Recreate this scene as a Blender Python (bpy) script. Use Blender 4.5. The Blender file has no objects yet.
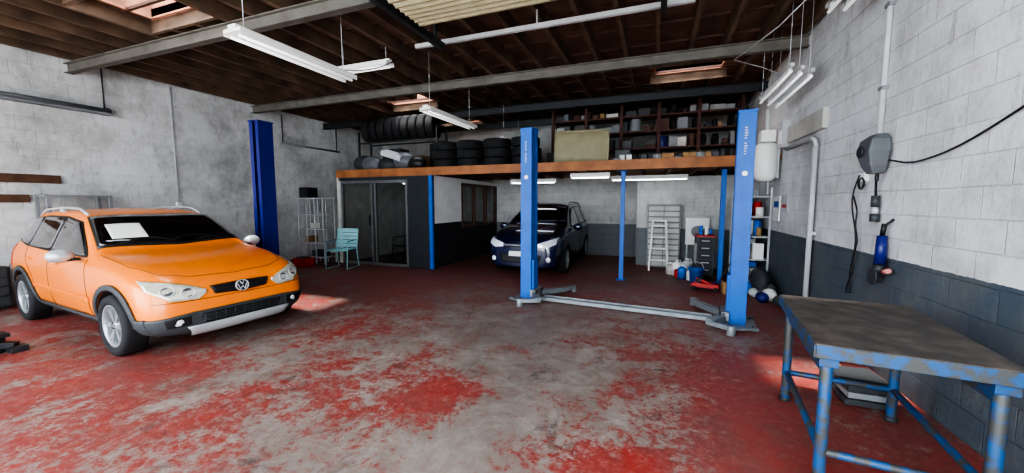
import bpy, bmesh, math, random
from mathutils import Vector, Matrix, Euler
from mathutils.bvhtree import BVHTree
random.seed(7)
D=bpy.data; SC=bpy.context.scene
def lin(c):
    return tuple((x/12.92 if x<=.04045 else ((x+.055)/1.055)**2.4) for x in c)
def hx(s):
    return lin(tuple(int(s[i:i+2],16)/255 for i in (0,2,4)))
# ---------------------------------------------------------------- materials
def newmat(name):
    m=D.materials.new(name); m.use_nodes=True
    nt=m.node_tree; b=nt.nodes['Principled BSDF']; return m,nt,b
def N(nt,t,**k):
    n=nt.nodes.new(t)
    for a,v in k.items(): setattr(n,a,v)
    return n
def mat(name,col,rough=.5,metal=0,var=.12,scale=6,col2=None,th=.55,soft=.06,bump=0,emit=0,alpha=1,coat=0):
    m,nt,b=newmat(name)
    c=hx(col) if isinstance(col,str) else col
    tc=N(nt,'ShaderNodeTexCoord'); nz=N(nt,'ShaderNodeTexNoise')
    nz.inputs['Scale'].default_value=scale; nz.inputs['Detail'].default_value=5
    nt.links.new(tc.outputs['Object'],nz.inputs['Vector'])
    r=N(nt,'ShaderNodeValToRGB')
    nt.links.new(nz.outputs['Fac'],r.inputs['Fac'])
    if col2:
        c2=hx(col2) if isinstance(col2,str) else col2
        r.color_ramp.elements[0].position=th-soft; r.color_ramp.elements[1].position=th+soft
        r.color_ramp.elements[0].color=(*c,1); r.color_ramp.elements[1].color=(*c2,1)
    else:
        r.color_ramp.elements[0].position=.3; r.color_ramp.elements[1].position=.7
        r.color_ramp.elements[0].color=(*[x*(1-var) for x in c],1); r.color_ramp.elements[1].color=(*[min(1,x*(1+var*.5)) for x in c],1)
    nt.links.new(r.outputs['Color'],b.inputs['Base Color'])
    b.inputs['Roughness'].default_value=rough; b.inputs['Metallic'].default_value=metal
    if coat: b.inputs['Coat Weight'].default_value=coat; b.inputs['Coat Roughness'].default_value=.05
    if emit:
        b.inputs['Emission Color'].default_value=(*c,1); b.inputs['Emission Strength'].default_value=emit
    if alpha<1: b.inputs['Alpha'].default_value=alpha
    if bump:
        bp=N(nt,'ShaderNodeBump'); bp.inputs['Strength'].default_value=bump; bp.inputs['Distance'].default_value=.02
        nt.links.new(nz.outputs['Fac'],bp.inputs['Height']); nt.links.new(bp.outputs['Normal'],b.inputs['Normal'])
    return m
def wallmat(name,c_up,c_low,zsplit,axis='Y',stain=.35,dirt='6f6c66',joint=.75,bumpk=.6):
    m,nt,b=newmat(name); L=nt.links.new
    tc=N(nt,'ShaderNodeTexCoord'); sp=N(nt,'ShaderNodeSeparateXYZ'); L(tc.outputs['Object'],sp.inputs[0])
    cb=N(nt,'ShaderNodeCombineXYZ'); L(sp.outputs[axis],cb.inputs['X']); L(sp.outputs['Z'],cb.inputs['Y'])
    br=N(nt,'ShaderNodeTexBrick'); L(cb.outputs[0],br.inputs['Vector'])
    br.inputs['Scale'].default_value=1; br.inputs['Brick Width'].default_value=.4; br.inputs['Row Height'].default_value=.2
    br.inputs['Mortar Size'].default_value=.006; br.inputs['Mortar Smooth'].default_value=.8
    br.inputs['Color1'].default_value=(1,1,1,1); br.inputs['Color2'].default_value=(.90,.90,.90,1); br.inputs['Mortar'].default_value=(joint,joint,joint,1)
    n1=N(nt,'ShaderNodeTexNoise'); n1.inputs['Scale'].default_value=1.1; n1.inputs['Detail'].default_value=10; n1.inputs['Roughness'].default_value=.75; L(tc.outputs['Object'],n1.inputs['Vector'])
    mp=N(nt,'ShaderNodeMapping'); mp.inputs['Scale'].default_value=(1,1,.3); L(tc.outputs['Object'],mp.inputs[0])
    n2=N(nt,'ShaderNodeTexNoise'); n2.inputs['Scale'].default_value=7; n2.inputs['Detail'].default_value=10; n2.inputs['Roughness'].default_value=.78; L(mp.outputs[0],n2.inputs['Vector'])
    n3=N(nt,'ShaderNodeTexNoise'); n3.inputs['Scale'].default_value=28; n3.inputs['Detail'].default_value=6; L(tc.outputs['Object'],n3.inputs['Vector'])
    ad=N(nt,'ShaderNodeMath',operation='MULTIPLY_ADD'); L(n2.outputs['Fac'],ad.inputs[0]); ad.inputs[1].default_value=.03; L(sp.outputs['Z'],ad.inputs[2])
    gt=N(nt,'ShaderNodeMath',operation='GREATER_THAN'); L(ad.outputs[0],gt.inputs[0]); gt.inputs[1].default_value=zsplit+.015
    mx=N(nt,'ShaderNodeMixRGB'); L(gt.outputs[0],mx.inputs[0]); mx.inputs[1].default_value=(*hx(c_low),1); mx.inputs[2].default_value=(*hx(c_up),1)
    rp=N(nt,'ShaderNodeValToRGB'); L(n1.outputs['Fac'],rp.inputs[0]); rp.color_ramp.elements[0].position=.44; rp.color_ramp.elements[1].position=.68
    rp.color_ramp.elements[0].color=(0,0,0,1); rp.color_ramp.elements[1].color=(stain,stain,stain,1)
    m2=N(nt,'ShaderNodeMixRGB'); L(rp.outputs[0],m2.inputs[0]); L(mx.outputs[0],m2.inputs[1]); m2.inputs[2].default_value=(*hx(dirt),1)
    rp2=N(nt,'ShaderNodeValToRGB'); L(n2.outputs['Fac'],rp2.inputs[0]); rp2.color_ramp.elements[0].position=.54; rp2.color_ramp.elements[1].position=.68
    rp2.color_ramp.elements[0].color=(0,0,0,1); rp2.color_ramp.elements[1].color=(stain,stain,stain,1)
    m3=N(nt,'ShaderNodeMixRGB'); L(rp2.outputs[0],m3.inputs[0]); L(m2.outputs[0],m3.inputs[1]); m3.inputs[2].default_value=(*hx('7a7770'),1)
    ml=N(nt,'ShaderNodeMixRGB',blend_type='MULTIPLY'); ml.inputs[0].default_value=.85; L(m3.outputs[0],ml.inputs[1]); L(br.outputs['Color'],ml.inputs[2])
    L(ml.outputs[0],b.inputs['Base Color']); b.inputs['Roughness'].default_value=.8
    sm=N(nt,'ShaderNodeMath',operation='MULTIPLY_ADD'); L(br.outputs['Fac'],sm.inputs[0]); sm.inputs[1].default_value=-.6; L(n2.outputs['Fac'],sm.inputs[2])
    s2=N(nt,'ShaderNodeMath',operation='MULTIPLY_ADD'); L(n3.outputs['Fac'],s2.inputs[0]); s2.inputs[1].default_value=.5; L(sm.outputs[0],s2.inputs[2])
    bp=N(nt,'ShaderNodeBump'); bp.inputs['Strength'].default_value=bumpk; bp.inputs['Distance'].default_value=.015; L(s2.outputs[0],bp.inputs['Height']); L(bp.outputs[0],b.inputs['Normal'])
    return m
def floormat():
    m,nt,b=newmat('floor_worn_red_paint'); L=nt.links.new
    tc=N(nt,'ShaderNodeTexCoord')
    def noise(s,d=10,r=.65,dist=0,off=0):
        mp=N(nt,'ShaderNodeMapping'); mp.inputs['Location'].default_value=(off,off*.7,0); L(tc.outputs['Object'],mp.inputs[0])
        n=N(nt,'ShaderNodeTexNoise'); n.inputs['Scale'].default_value=s; n.inputs['Detail'].default_value=d; n.inputs['Roughness'].default_value=r; n.inputs['Distortion'].default_value=dist
        L(mp.outputs[0],n.inputs['Vector']); return n.outputs['Fac']
    def M(op,a,b_=None,c=None):
        n=N(nt,'ShaderNodeMath',operation=op)
        for i,v in enumerate((a,b_,c)):
            if v is None: continue
            if hasattr(v,'links'): L(v,n.inputs[i])
            else: n.inputs[i].default_value=v
        return n.outputs[0]
    def ramp(v,stops):
        r=N(nt,'ShaderNodeValToRGB'); L(v,r.inputs[0]); e=r.color_ramp.elements
        e[0].position=stops[0][0]; e[0].color=(*stops[0][1],1); e[1].position=stops[-1][0]; e[1].color=(*stops[-1][1],1)
        for p,c in stops[1:-1]: x=e.new(p); x.color=(*c,1)
        return r.outputs[0]
    def mix(f,a,c,mode='MIX'):
        n=N(nt,'ShaderNodeMixRGB',blend_type=mode)
        for i,v in enumerate((f,a,c)):
            if hasattr(v,'links'): L(v,n.inputs[i])
            elif isinstance(v,tuple): n.inputs[i].default_value=(*v,1)
            else: n.inputs[i].default_value=v
        return n.outputs[0]
    sp=N(nt,'ShaderNodeSeparateXYZ'); L(tc.outputs['Object'],sp.inputs[0]); X,Y=sp.outputs[0],sp.outputs[1]
    def blob(cx,cy,rx,ry,amp):
        dx=M('DIVIDE',M('SUBTRACT',X,cx),rx); dy=M('DIVIDE',M('SUBTRACT',Y,cy),ry)
        d=M('ADD',M('MULTIPLY',dx,dx),M('MULTIPLY',dy,dy))
        return M('MULTIPLY',M('POWER',2.718,M('MULTIPLY',d,-1)),amp)
    big=noise(.6,8,.6,.4); mid=noise(2.6,12,.8,.4); fine=noise(13,12,.85,.3)
    v=M('ADD',M('MULTIPLY',M('SUBTRACT',big,.5),.8),M('ADD',M('MULTIPLY',M('SUBTRACT',mid,.5),1.1),M('MULTIPLY',M('SUBTRACT',fine,.5),1.2)))
    v=M('ADD',v,.465)
    for bl in [(-1.1,2.3,.9,2.2,.20),(-2.4,3.6,1.5,1.2,.12),(-.5,1.2,.7,.4,.09),(-1.2,5.0,2.2,.9,.06),(.75,2.4,.55,1.2,-.14),(-3.0,1.4,1.0,.5,-.04),(-1.55,2.5,.26,.32,-.36),(-.2,2.1,.45,.25,-.20),(-5,6,3,1.0,-.05)]:
        v=M('ADD',v,blob(*bl))
    red=ramp(fine,[(.3,hx('6f2d28')),(.5,hx('8a3a34')),(.72,hx('a6605a'))])
    grey=ramp(mid,[(.3,hx('655c56')),(.5,hx('7d746d')),(.7,hx('968d85'))])
    fac=ramp(v,[(.43,(0,0,0)),(.50,(.35,.35,.35)),(.56,(.85,.85,.85)),(.66,(1,1,1))])
    col=mix(fac,red,grey)
    isl=ramp(M('ADD',M('MULTIPLY',noise(1.9,10,.8,.5,5),.6),M('MULTIPLY',M('SUBTRACT',.9,v),.4)),[(.53,(0,0,0)),(.57,(.7,.7,.7))])
    col=mix(isl,col,hx('952f27'))
    dust=ramp(noise(1.0,11,.8,.5,11),[(.44,(0,0,0)),(.68,(.55,.55,.55))]); col=mix(dust,col,hx('5c4f49'))
    oil=ramp(noise(2.3,10,.75,.7,17),[(.58,(0,0,0)),(.68,(.65,.65,.65))]); col=mix(oil,col,hx('38302e'))
    speck=ramp(noise(34,6,.8,0,3),[(.60,(0,0,0)),(.68,(.45,.45,.45))]); col=mix(speck,col,hx('b0a39c'))
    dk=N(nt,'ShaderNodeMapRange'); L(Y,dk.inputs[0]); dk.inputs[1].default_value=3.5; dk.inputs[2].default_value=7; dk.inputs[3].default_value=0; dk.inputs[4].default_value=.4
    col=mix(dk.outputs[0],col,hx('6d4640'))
    col=mix(M('LESS_THAN',Y,-.9),col,hx('b8b6b0'))
    L(col,b.inputs['Base Color'])
    rr=N(nt,'ShaderNodeMapRange'); L(mid,rr.inputs[0]); rr.inputs[3].default_value=.36; rr.inputs[4].default_value=.72; L(rr.outputs[0],b.inputs['Roughness'])
    bp=N(nt,'ShaderNodeBump'); bp.inputs['Strength'].default_value=.3; bp.inputs['Distance'].default_value=.008; L(fine,bp.inputs['Height']); L(bp.outputs[0],b.inputs['Normal'])
    return m
MT={}
def m_(k,*a,**kw):
    MT[k]=mat(k,*a,**kw); return MT[k]
m_('blue',(.002,.105,.44),.5,var=.08,scale=3,col2=(.002,.075,.34),th=.62,soft=.1)
m_('navy',(.010,.014,.15),.4,var=.1)
m_('steel','868c90',.45,.4,var=.25,bump=.1)
m_('darksteel','3b3d40',.5,.5,var=.2)
m_('black','101012',.5)
m_('rubber','17171a',.8,bump=.1,scale=20)
m_('white','e8e8e4',.45,var=.05)
m_('dirtywhite','bdbbb4',.6,var=.2,scale=4)
m_('tube','f4f6f8',.3,var=0,emit=.6)
m_('tubelit','f4f8ff',.3,var=0,emit=8)
m_('grey','7f8285',.55)
m_('lgrey','b9bbbd',.5)
m_('beam','6e6a63',.6,.1,var=.25,scale=5)
m_('woodbrown','5d4136',.75,var=.35,scale=5)
m_('joist','65503f',.8,var=.55,scale=3)
m_('deck','6c5042',.85,var=.5,scale=2.5)
m_('mezzwood','9c6238',.6,var=.4,scale=4)
m_('redwood','4e2b24',.7,var=.3)
m_('darkwall','22272c',.7,var=.25)
m_('glassdark','0a0d0f',.04,coat=1,var=0)
m_('glass','202a2e',.05,alpha=.25,var=0)
m_('alu','6f7173',.4,.4)
m_('orange',(.80,.185,.0),.35,coat=.4,var=.01)
m_('carnavy',(.006,.012,.05),.22,coat=1,var=.02)
m_('clad','36393c',.6,var=.06)
m_('silver','b9bdc0',.35,.4,var=.05)
m_('rim','9a9ea2',.35,.5,var=.05)
m_('lamp','cfcebf',.08,.35,var=.25,scale=14,coat=1)
m_('lampb','eef4f9',.1,.2,var=.1,scale=14,coat=1)
m_('beige','8f886c',.6,var=.15)
m_('mint','93c6cc',.5)
m_('red','b3241c',.5)
m_('cardboard','9a7850',.8)
m_('green','2e6b46',.6)
m_('yellow','d0a52a',.5)
m_('pink','c07a74',.5)
m_('bluepaint2','194a78',.5,col2='3f403e',th=.50,soft=.06,scale=15,var=.3)
m_('benchtop','38332e',.55,col2='5a5149',th=.54,soft=.12,scale=9,bump=.3)
m_('bag','5c5f63',.5,bump=.4)
m_('plank','5c3f2c',.8,var=.4)
m_('kerb','b98168',.8,var=.3)
m_('panelb','d6d0b4',.5,var=.08)
m_('disc','9a9a96',.35,.6)
M_L=wallmat('left_wall_painted_block','d6d6d5','d6d6d5',-1,'Y',.62,joint=.85,bumpk=.65)
M_R=wallmat('right_wall_painted_block','d8dadc','4b5661',1.03,'Y',.5,joint=.82,bumpk=.65)
M_B=wallmat('back_wall_painted_block','c4c4c1','70757a',.9,'X',.55)
M_O=wallmat('office_wall_paint','ececea','1f2327',1.02,'Y',.08,joint=.95,bumpk=.15)
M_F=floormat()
# ---------------------------------------------------------------- mesh builder
class MB:
    def __init__(s,name): s.name=name; s.v=[]; s.f=[]; s.mi=[]; s.sm=[]; s.mats=[]
    def _m(s,m):
        m=MT[m] if isinstance(m,str) else m
        if m not in s.mats: s.mats.append(m)
        return s.mats.index(m)
    def add(s,vs,fs,m,M=None,smooth=False):
        o=len(s.v); i=s._m(m)
        for v in vs:
            v=Vector(v); s.v.append(M@v if M else v)
        for f in fs: s.f.append([o+k for k in f]); s.mi.append(i); s.sm.append(smooth)
    def box(s,c,d,m,rot=None,M=None):
        hx_,hy,hz=[q/2 for q in d]
        vs=[Vector((x,y,z)) for x in(-hx_,hx_) for y in(-hy,hy) for z in(-hz,hz)]
        R=Matrix.Translation(Vector(c))
        if rot: R=R@Euler(rot).to_matrix().to_4x4()
        if M: R=M@R
        s.add(vs,[(0,1,3,2),(4,6,7,5),(0,4,5,1),(2,3,7,6),(0,2,6,4),(1,5,7,3)],m,R)
    def b2(s,x0,x1,y0,y1,z0,z1,m,M=None): s.box(((x0+x1)/2,(y0+y1)/2,(z0+z1)/2),(abs(x1-x0),abs(y1-y0),abs(z1-z0)),m,M=M)
    def cyl(s,p0,p1,r,m,seg=14,r2=None,M=None):
        p0=Vector(p0);p1=Vector(p1); r2=r if r2 is None else r2
        q=(p1-p0).to_track_quat('Z','Y').to_matrix()
        vs=[]
        for k,(p,rr) in enumerate(((p0,r),(p1,r2))):
            for i in range(seg):
                a=2*math.pi*i/seg; vs.append(p+q@Vector((math.cos(a)*rr,math.sin(a)*rr,0)))
        sf=[(i,(i+1)%seg,seg+(i+1)%seg,seg+i) for i in range(seg)]
        s.add(vs,sf,m,M,True); s.add(vs,[tuple(range(seg))[::-1],tuple(range(seg,2*seg))],m,M)
    def beam(s,p0,p1,w,h,m,M=None):
        p0=Vector(p0);p1=Vector(p1); d=p1-p0; q=d.to_track_quat('Y','Z').to_matrix().to_4x4()
        R=Matrix.Translation((p0+p1)/2)@q
        s.box((0,0,0),(w,d.length,h),m,M=(M@R if M else R))
    def tube(s,pts,r,m,seg=8,M=None):
        pts=[Vector(p) for p in pts]; n=len(pts); vs=[];fs=[]
        for i,p in enumerate(pts):
            t=(pts[min(i+1,n-1)]-pts[max(i-1,0)]).normalized()
            up=Vector((0,0,1)) if abs(t.z)<.95 else Vector((1,0,0))
            a=t.cross(up).normalized(); b=t.cross(a)
            for k in range(seg):
                g=2*math.pi*k/seg; vs.append(p+a*math.cos(g)*r+b*math.sin(g)*r)
        for i in range(n-1):
            for k in range(seg): fs.append((i*seg+k,i*seg+(k+1)%seg,(i+1)*seg+(k+1)%seg,(i+1)*seg+k))
        fs.append(tuple(range(seg))); fs.append(tuple(range((n-1)*seg,n*seg)))
        s.add(vs,fs,m,M,True)
    def lathe(s,prof,m,M=None,seg=32,close=False):
        vs=[];fs=[];n=len(prof)
        for i in range(seg):
            a=2*math.pi*i/seg
            for r,h in prof: vs.append((r*math.cos(a),r*math.sin(a),h))
        for i in range(seg):
            for j in range(n-1 if not close else n):
                fs.append((i*n+j,((i+1)%seg)*n+j,((i+1)%seg)*n+(j+1)%n,i*n+(j+1)%n))
        s.add(vs,fs,m,M,True)
    def tyre(s,M,R=.31,w=.2,r=.2,m='rubber',seg=28):
        h=w/2
        s.lathe([(r,-h*.7),(r*1.08,-h*.95),((r+R)/2,-h),(R*.96,-h*.9),(R,-h*.65),(R,h*.65),(R*.96,h*.9),((r+R)/2,h),(r*1.08,h*.95),(r,h*.7)],m,M,seg,close=True)
    def ell(s,c,rad,m,M=None,seg=20,rings=12):
        vs=[];fs=[]
        for j in range(rings+1):
            ph=math.pi*j/rings
            for i in range(seg):
                a=2*math.pi*i/seg; vs.append((c[0]+rad[0]*math.sin(ph)*math.cos(a),c[1]+rad[1]*math.sin(ph)*math.sin(a),c[2]+rad[2]*math.cos(ph)))
        for j in range(rings):
            for i in range(seg): fs.append((j*seg+i,j*seg+(i+1)%seg,(j+1)*seg+(i+1)%seg,(j+1)*seg+i))
        s.add(vs,fs,m,M,True)
    def build(s,parent=None,bevel=0,loc=(0,0,0),rz=0,scale=1):
        me=D.meshes.new(s.name); me.from_pydata([tuple(v) for v in s.v],[],s.f); me.validate(clean_customdata=False)
        for m in s.mats: me.materials.append(m)
        if len(me.polygons)==len(s.mi):
            for p,i,sm in zip(me.polygons,s.mi,s.sm): p.material_index=i; p.use_smooth=sm
        bm=bmesh.new(); bm.from_mesh(me); bmesh.ops.remove_doubles(bm,verts=bm.verts,dist=1e-5); bmesh.ops.recalc_face_normals(bm,faces=bm.faces); bm.to_mesh(me); bm.free()
        ob=D.objects.new(s.name,me); SC.collection.objects.link(ob)
        ob.location=loc; ob.rotation_euler=(0,0,rz); ob.scale=(scale,)*3
        if parent: ob.parent=parent
        if bevel:
            b=ob.modifiers.new('bevel','BEVEL'); b.width=bevel; b.segments=2; b.limit_method='ANGLE'; b.angle_limit=.7
        return ob
def T(x,y,z,rx=0,ry=0,rz=0):
    return Matrix.Translation((x,y,z))@Euler((rx,ry,rz)).to_matrix().to_4x4()
def empty(name,loc=(0,0,0),rz=0,scale=1):
    e=D.objects.new(name,None); SC.collection.objects.link(e); e.location=loc; e.rotation_euler=(0,0,rz); e.scale=scale if isinstance(scale,tuple) else (scale,)*3; e.empty_display_size=.2; return e
# ---------------------------------------------------------------- room shell
XL,XR,YF,YB,ZC=-9.0,1.85,-1.0,11.0,3.95
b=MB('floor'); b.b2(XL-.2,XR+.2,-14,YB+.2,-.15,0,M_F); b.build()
b=MB('wall_left'); b.b2(XL-.2,XL,YF,YB+.2,0,ZC+.1,M_L); b.build()
b=MB('wall_right'); b.b2(XR,XR+.2,YF,YB+.2,0,ZC+.1,M_R); b.build()
b=MB('wall_back'); b.b2(XL,XR,YB,YB+.2,0,ZC+.1,M_B); b.build()
b=MB('wall_partition'); b.b2(-.45,XR,9.6,9.72,0,2.1,M_B); b.build()
b=MB('wall_front'); b.b2(XL-.2,XR+.2,YF-.2,YF,3.45,ZC+.1,M_B); b.b2(XL-.2,XL+.6,YF-.2,YF,0,3.45,M_B); b.b2(-4.3,-3.9,YF-.2,YF,0,3.45,M_B); b.build()
holes=[(-6.35,-5.2,2.55,3.25),(-6.2,-5.1,7.35,8.1),(-.1,1.0,7.2,8.0),(-6.0,-5.0,9.9,10.6),(.2,1.2,2.3,3.0)]
xs=sorted({XL-.2,XR+.2}|{h[0] for h in holes}|{h[1] for h in holes}); ys=sorted({YF-.2,YB+.2}|{h[2] for h in holes}|{h[3] for h in holes})
b=MB('ceiling')
for i in range(len(xs)-1):
    for j in range(len(ys)-1):
        cx,cy=(xs[i]+xs[i+1])/2,(ys[j]+ys[j+1])/2
        if any(h[0]<cx<h[1] and h[2]<cy<h[3] for h in holes): continue
        b.b2(xs[i],xs[i+1],ys[j],ys[j+1],ZC,ZC+.1,'deck')
b.build()
for h in holes:
    b=MB('skylight'); x0,x1,y0,y1=h; z0,z1=ZC-.02,ZC+.32
    for q in [(x0-.04,x0,y0-.04,y1+.04),(x1,x1+.04,y0-.04,y1+.04),(x0,x1,y0-.04,y0),(x0,x1,y1,y1+.04)]: b.b2(*q,z0,z1,'kerb')
    b.b2(x0-.04,x1+.04,(y0+y1)/2-.015,(y0+y1)/2+.015,z1,z1+.03,'lgrey')
    b.build()
b=MB('ceiling_joists'); x=XL+.2
while x<XR:
    segs=[(YF,YB)]
    for h in holes:
        if h[0]-.04<x<h[1]+.04:
            ns=[]
            for a,c in segs:
                if a<h[2] and c>h[3]: ns+=[(a,h[2]-.05),(h[3]+.05,c)]
                else: ns.append((a,c))
            segs=ns
    for a,c in segs: b.b2(x-.03,x+.03,a,c,ZC-.19,ZC,'joist')
    x+=.46
for h in holes:
    b.b2(h[0]-.1,h[1]+.1,h[2]-.09,h[2]-.04,ZC-.18,ZC-.001,'joist'); b.b2(h[0]-.1,h[1]+.1,h[3]+.04,h[3]+.09,ZC-.18,ZC-.001,'joist')
y=YF+.5
while y<YB:
    b.b2(XL,XR,y-.02,y+.02,ZC-.035,ZC-.002,'woodbrown'); y+=.7
b.build()
for Y,mm,zz in [(.6,'beam',3.58),(3.42,'beam',3.58),(6.45,'beam',3.6),(8.5,'darksteel',3.58),(10.1,'darksteel',3.58)]:
    b=MB('roof_beam'); z0=zz
    b.b2(XL,XR,Y-.05,Y+.05,z0,z0+.012,mm); b.b2(XL,XR,Y-.05,Y+.05,z0+.14,z0+.155,mm); b.b2(XL,XR,Y-.006,Y+.006,z0,z0+.15,mm); b.build()
b=MB('galvanised_rail'); b.b2(-3.1,.3,4.5,4.55,3.56,3.61,'lgrey')
for x in (-2.9,-1.4,.1): b.b2(x-.01,x+.01,4.51,4.53,3.6,3.77,'lgrey')
b.build()
b=MB('overhead_garage_door')
for i in range(9):
    y0=-.82+i*.52
    b.b2(-2.55,-.1,y0,y0+.5,3.48,3.52,'panelb')
    for k in range(6): b.b2(-2.55,-.1,y0+.03+k*.083,y0+.05+k*.083,3.465,3.482,'beige')
for x in (-2.66,.0): b.b2(x-.03,x+.03,-.9,4.49,3.46,3.55,'darksteel')
for x in (-2.66,.0):
    for y in (0.5,2.4,4.3): b.b2(x-.015,x+.015,y-.015,y+.015,3.54,3.76,'darksteel')
b.build()
# ---------------------------------------------------------------- mezzanine + office
YM=7.3
b=MB('mezzanine_floor'); b.b2(-7.35,XR,YM+.06,YB,2.2,2.27,'mezzwood')
for i in range(19): b.b2(-7.2+i*.49,-7.14+i*.49,YM+.06,9.58,2.1,2.2,'redwood')
b.b2(-7.4,1.28,YM,YM+.06,2.1,2.28,'mezzwood'); b.build(bevel=.004)
for i,(x,y) in enumerate([(-.62,7.62),(1.12,7.9)]):
    b=MB('blue_column'); b.b2(x-.04,x+.04,y-.04,y+.04,0,2.1,'blue'); b.b2(x-.09,x+.09,y-.09,y+.09,0,.015,'blue'); b.b2(x-.08,x+.08,y-.06,y+.06,2.085,2.1,'blue'); b.build(bevel=.004)
b=MB('wall_office_front'); b.b2(-5.33,-4.69,YM+.02,YM+.12,0,2.1,'darkwall'); b.build()
b=MB('trim_2'); b.b2(-7.35,-5.33,YM+.02,YM+.12,2.025,2.1,'darkwall'); b.build()
b=MB('trim_1'); b.b2(-4.74,-4.66,YM-.02,YM+.05,0,2.1,'blue'); b.build()
b=MB('wall_office_side')
b.b2(-4.79,-4.69,YM+.12,8.7,0,2.1,M_O); b.b2(-4.79,-4.69,8.7,YB,0,.85,M_O); b.b2(-4.79,-4.69,8.7,YB,2.0,2.1,M_O); b.build()
b=MB('wall_office_left'); b.b2(-7.4,-7.3,YM+.02,YB,0,2.1,'dirtywhite'); b.build()
b=MB('window_1')
b.b2(-4.76,-4.70,8.7,YB,.85,.92,'woodbrown'); b.b2(-4.76,-4.70,8.7,YB,1.94,2.0,'woodbrown')
for y in (8.73,9.45,10.2,10.95): b.b2(-4.76,-4.68,y-.035,y+.035,.85,2.0,'woodbrown')
b.b2(-4.74,-4.73,8.75,YB,.9,1.95,'glass'); b.build()
b=MB('door_1')
x0,x1=-7.27,-5.38; y=YM+.07
for x in (x0,x0+.9,x0+1.0,x1): b.b2(x-.025,x+.025,y-.03,y+.03,0,2.02,'alu')
for z in (.03,1.99): b.b2(x0,x1,y-.03,y+.03,z-.03,z+.03,'alu')
b.b2(x0,x1,y-.004,y+.004,.05,1.97,'glass'); b.b2(x0+.82,x0+.86,y-.05,y-.03,.95,1.2,'black'); b.build()
b=MB('office_desk'); b.b2(-7.0,-5.6,9.6,10.3,.72,.76,'cardboard')
for x in (-6.95,-5.65):
    for y in (9.65,10.25): b.b2(x-.02,x+.02,y-.02,y+.02,0,.72,'darksteel')
b.b2(-6.5,-6.0,10.0,10.03,.85,1.2,'black'); b.b2(-6.3,-6.2,9.98,10.05,.76,.86,'black'); b.build()
# ---------------------------------------------------------------- two-post lifts
def post(name,x,y,h,col,face,rz=0,w=.23,d=.18,arms=True,extra=True):
    b=MB(name); F=face
    def bx(x0,x1,y0,y1,z0,z1,m): b.b2(x0*F,x1*F,y0,y1,z0,z1,m)
    bx(-d/2,-d/2+.012,-w/2,w/2,.02,h,col)
    for s in (-1,1):
        bx(-d/2,d/2,s*w/2-.006*s-.006,s*w/2-.006*s+.006,.02,h,col)
        bx(d/2-.01,d/2,s*(w/2-.0),s*(w/2-.07),.02,h,col)
    bx(-d/2-.01,d/2+.01,-w/2-.01,w/2+.01,h-.012,h+.01,col)
    bx(-.2,.22,-.24,.24,0,.025,'steel')
    for sx in (-.16,.16):
        for sy in (-.2,.2): b.cyl((sx*F,sy,.02),(sx*F,sy,.05),.018,'darksteel',8)
    b.cyl((0,0,.03),(0,0,h-.05),.022,'darksteel',10)
    bx(-.03,.12,-.085,.085,.12,.62,col)
    bx(.09,.17,-.16,.16,.06,.17,'steel')
    if arms:
        for s in (-1,1):
            p=Vector((.15*F,.12*s,.09))
            if s<0: q=Vector((.30*F,-.36,.08)); r=Vector((.08*F,-.50,.08))
            else: q=Vector((.42*F,.50,.08)); r=Vector((.50*F,.72,.08))
            b.beam(p,q,.10,.07,'steel'); b.beam(q,r,.075,.05,'steel')
            b.cyl(r+Vector((0,0,-.08)),r+Vector((0,0,.03)),.045,'steel'); b.cyl(p+Vector((0,0,-.05)),p+Vector((0,0,.07)),.045,'darksteel')
        for s in (-1,1): b.beam((-.2*F,.22*s,.03),(.1*F,.34*s,.03),.08,.03,'steel')
    if extra:
        for k in range(11):
            if k in (5,): continue
            ww=random.uniform(.02,.035)
            b.b2(-.02,-.02+ww,-w/2-.003,-w/2,h-.50+k*.03,h-.50+k*.03+.015,'lgrey')
        b.cyl((0,-w/2,h-.72),(0,-w/2-.004,h-.72),.03,'white',20)
    return b.build(bevel=.003,loc=(x,y,0),rz=rz)
post('car_lift_post',-1.85,5.62,2.60,'blue',1,rz=math.radians(-6))
o=post('car_lift_post',.96,5.30,2.56,'blue',-1,rz=math.radians(-6))
b=MB('control_box'); b.b2(.0,.1,.12,.19,1.3,1.6,'lgrey'); b.build(parent=o,bevel=.006)
post('car_lift_post',-5.84,4.3,2.75,'navy',-1,w=.20,d=.24,rz=math.radians(90),extra=False,arms=False)
post('car_lift_post',-6.0,.95,2.75,'navy',1,w=.20,d=.24,rz=math.radians(90),extra=False,arms=False)
b=MB('lift_crossbar'); b.beam((-1.60,5.57,.03),(.70,5.33,.03),.17,.03,'steel'); b.beam((-1.60,5.65,.05),(.70,5.41,.05),.015,.03,'steel'); b.beam((-1.60,5.49,.05),(.70,5.25,.05),.015,.03,'steel'); b.build()
b=MB('lift_arm'); b.beam((-6.0,1.25,.09),(-6.12,1.62,.09),.12,.08,'darksteel'); b.cyl((-6.12,1.62,.0),(-6.12,1.62,.16),.06,'darksteel'); b.box((-6.1,1.62,.18),(.16,.14,.04),'rubber'); b.beam((-6.12,1.62,.09),(-6.02,1.72,.06),.08,.06,'darksteel'); b.box((-6.02,1.72,.03),(.14,.12,.06),'darksteel'); b.build(bevel=.005)
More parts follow.
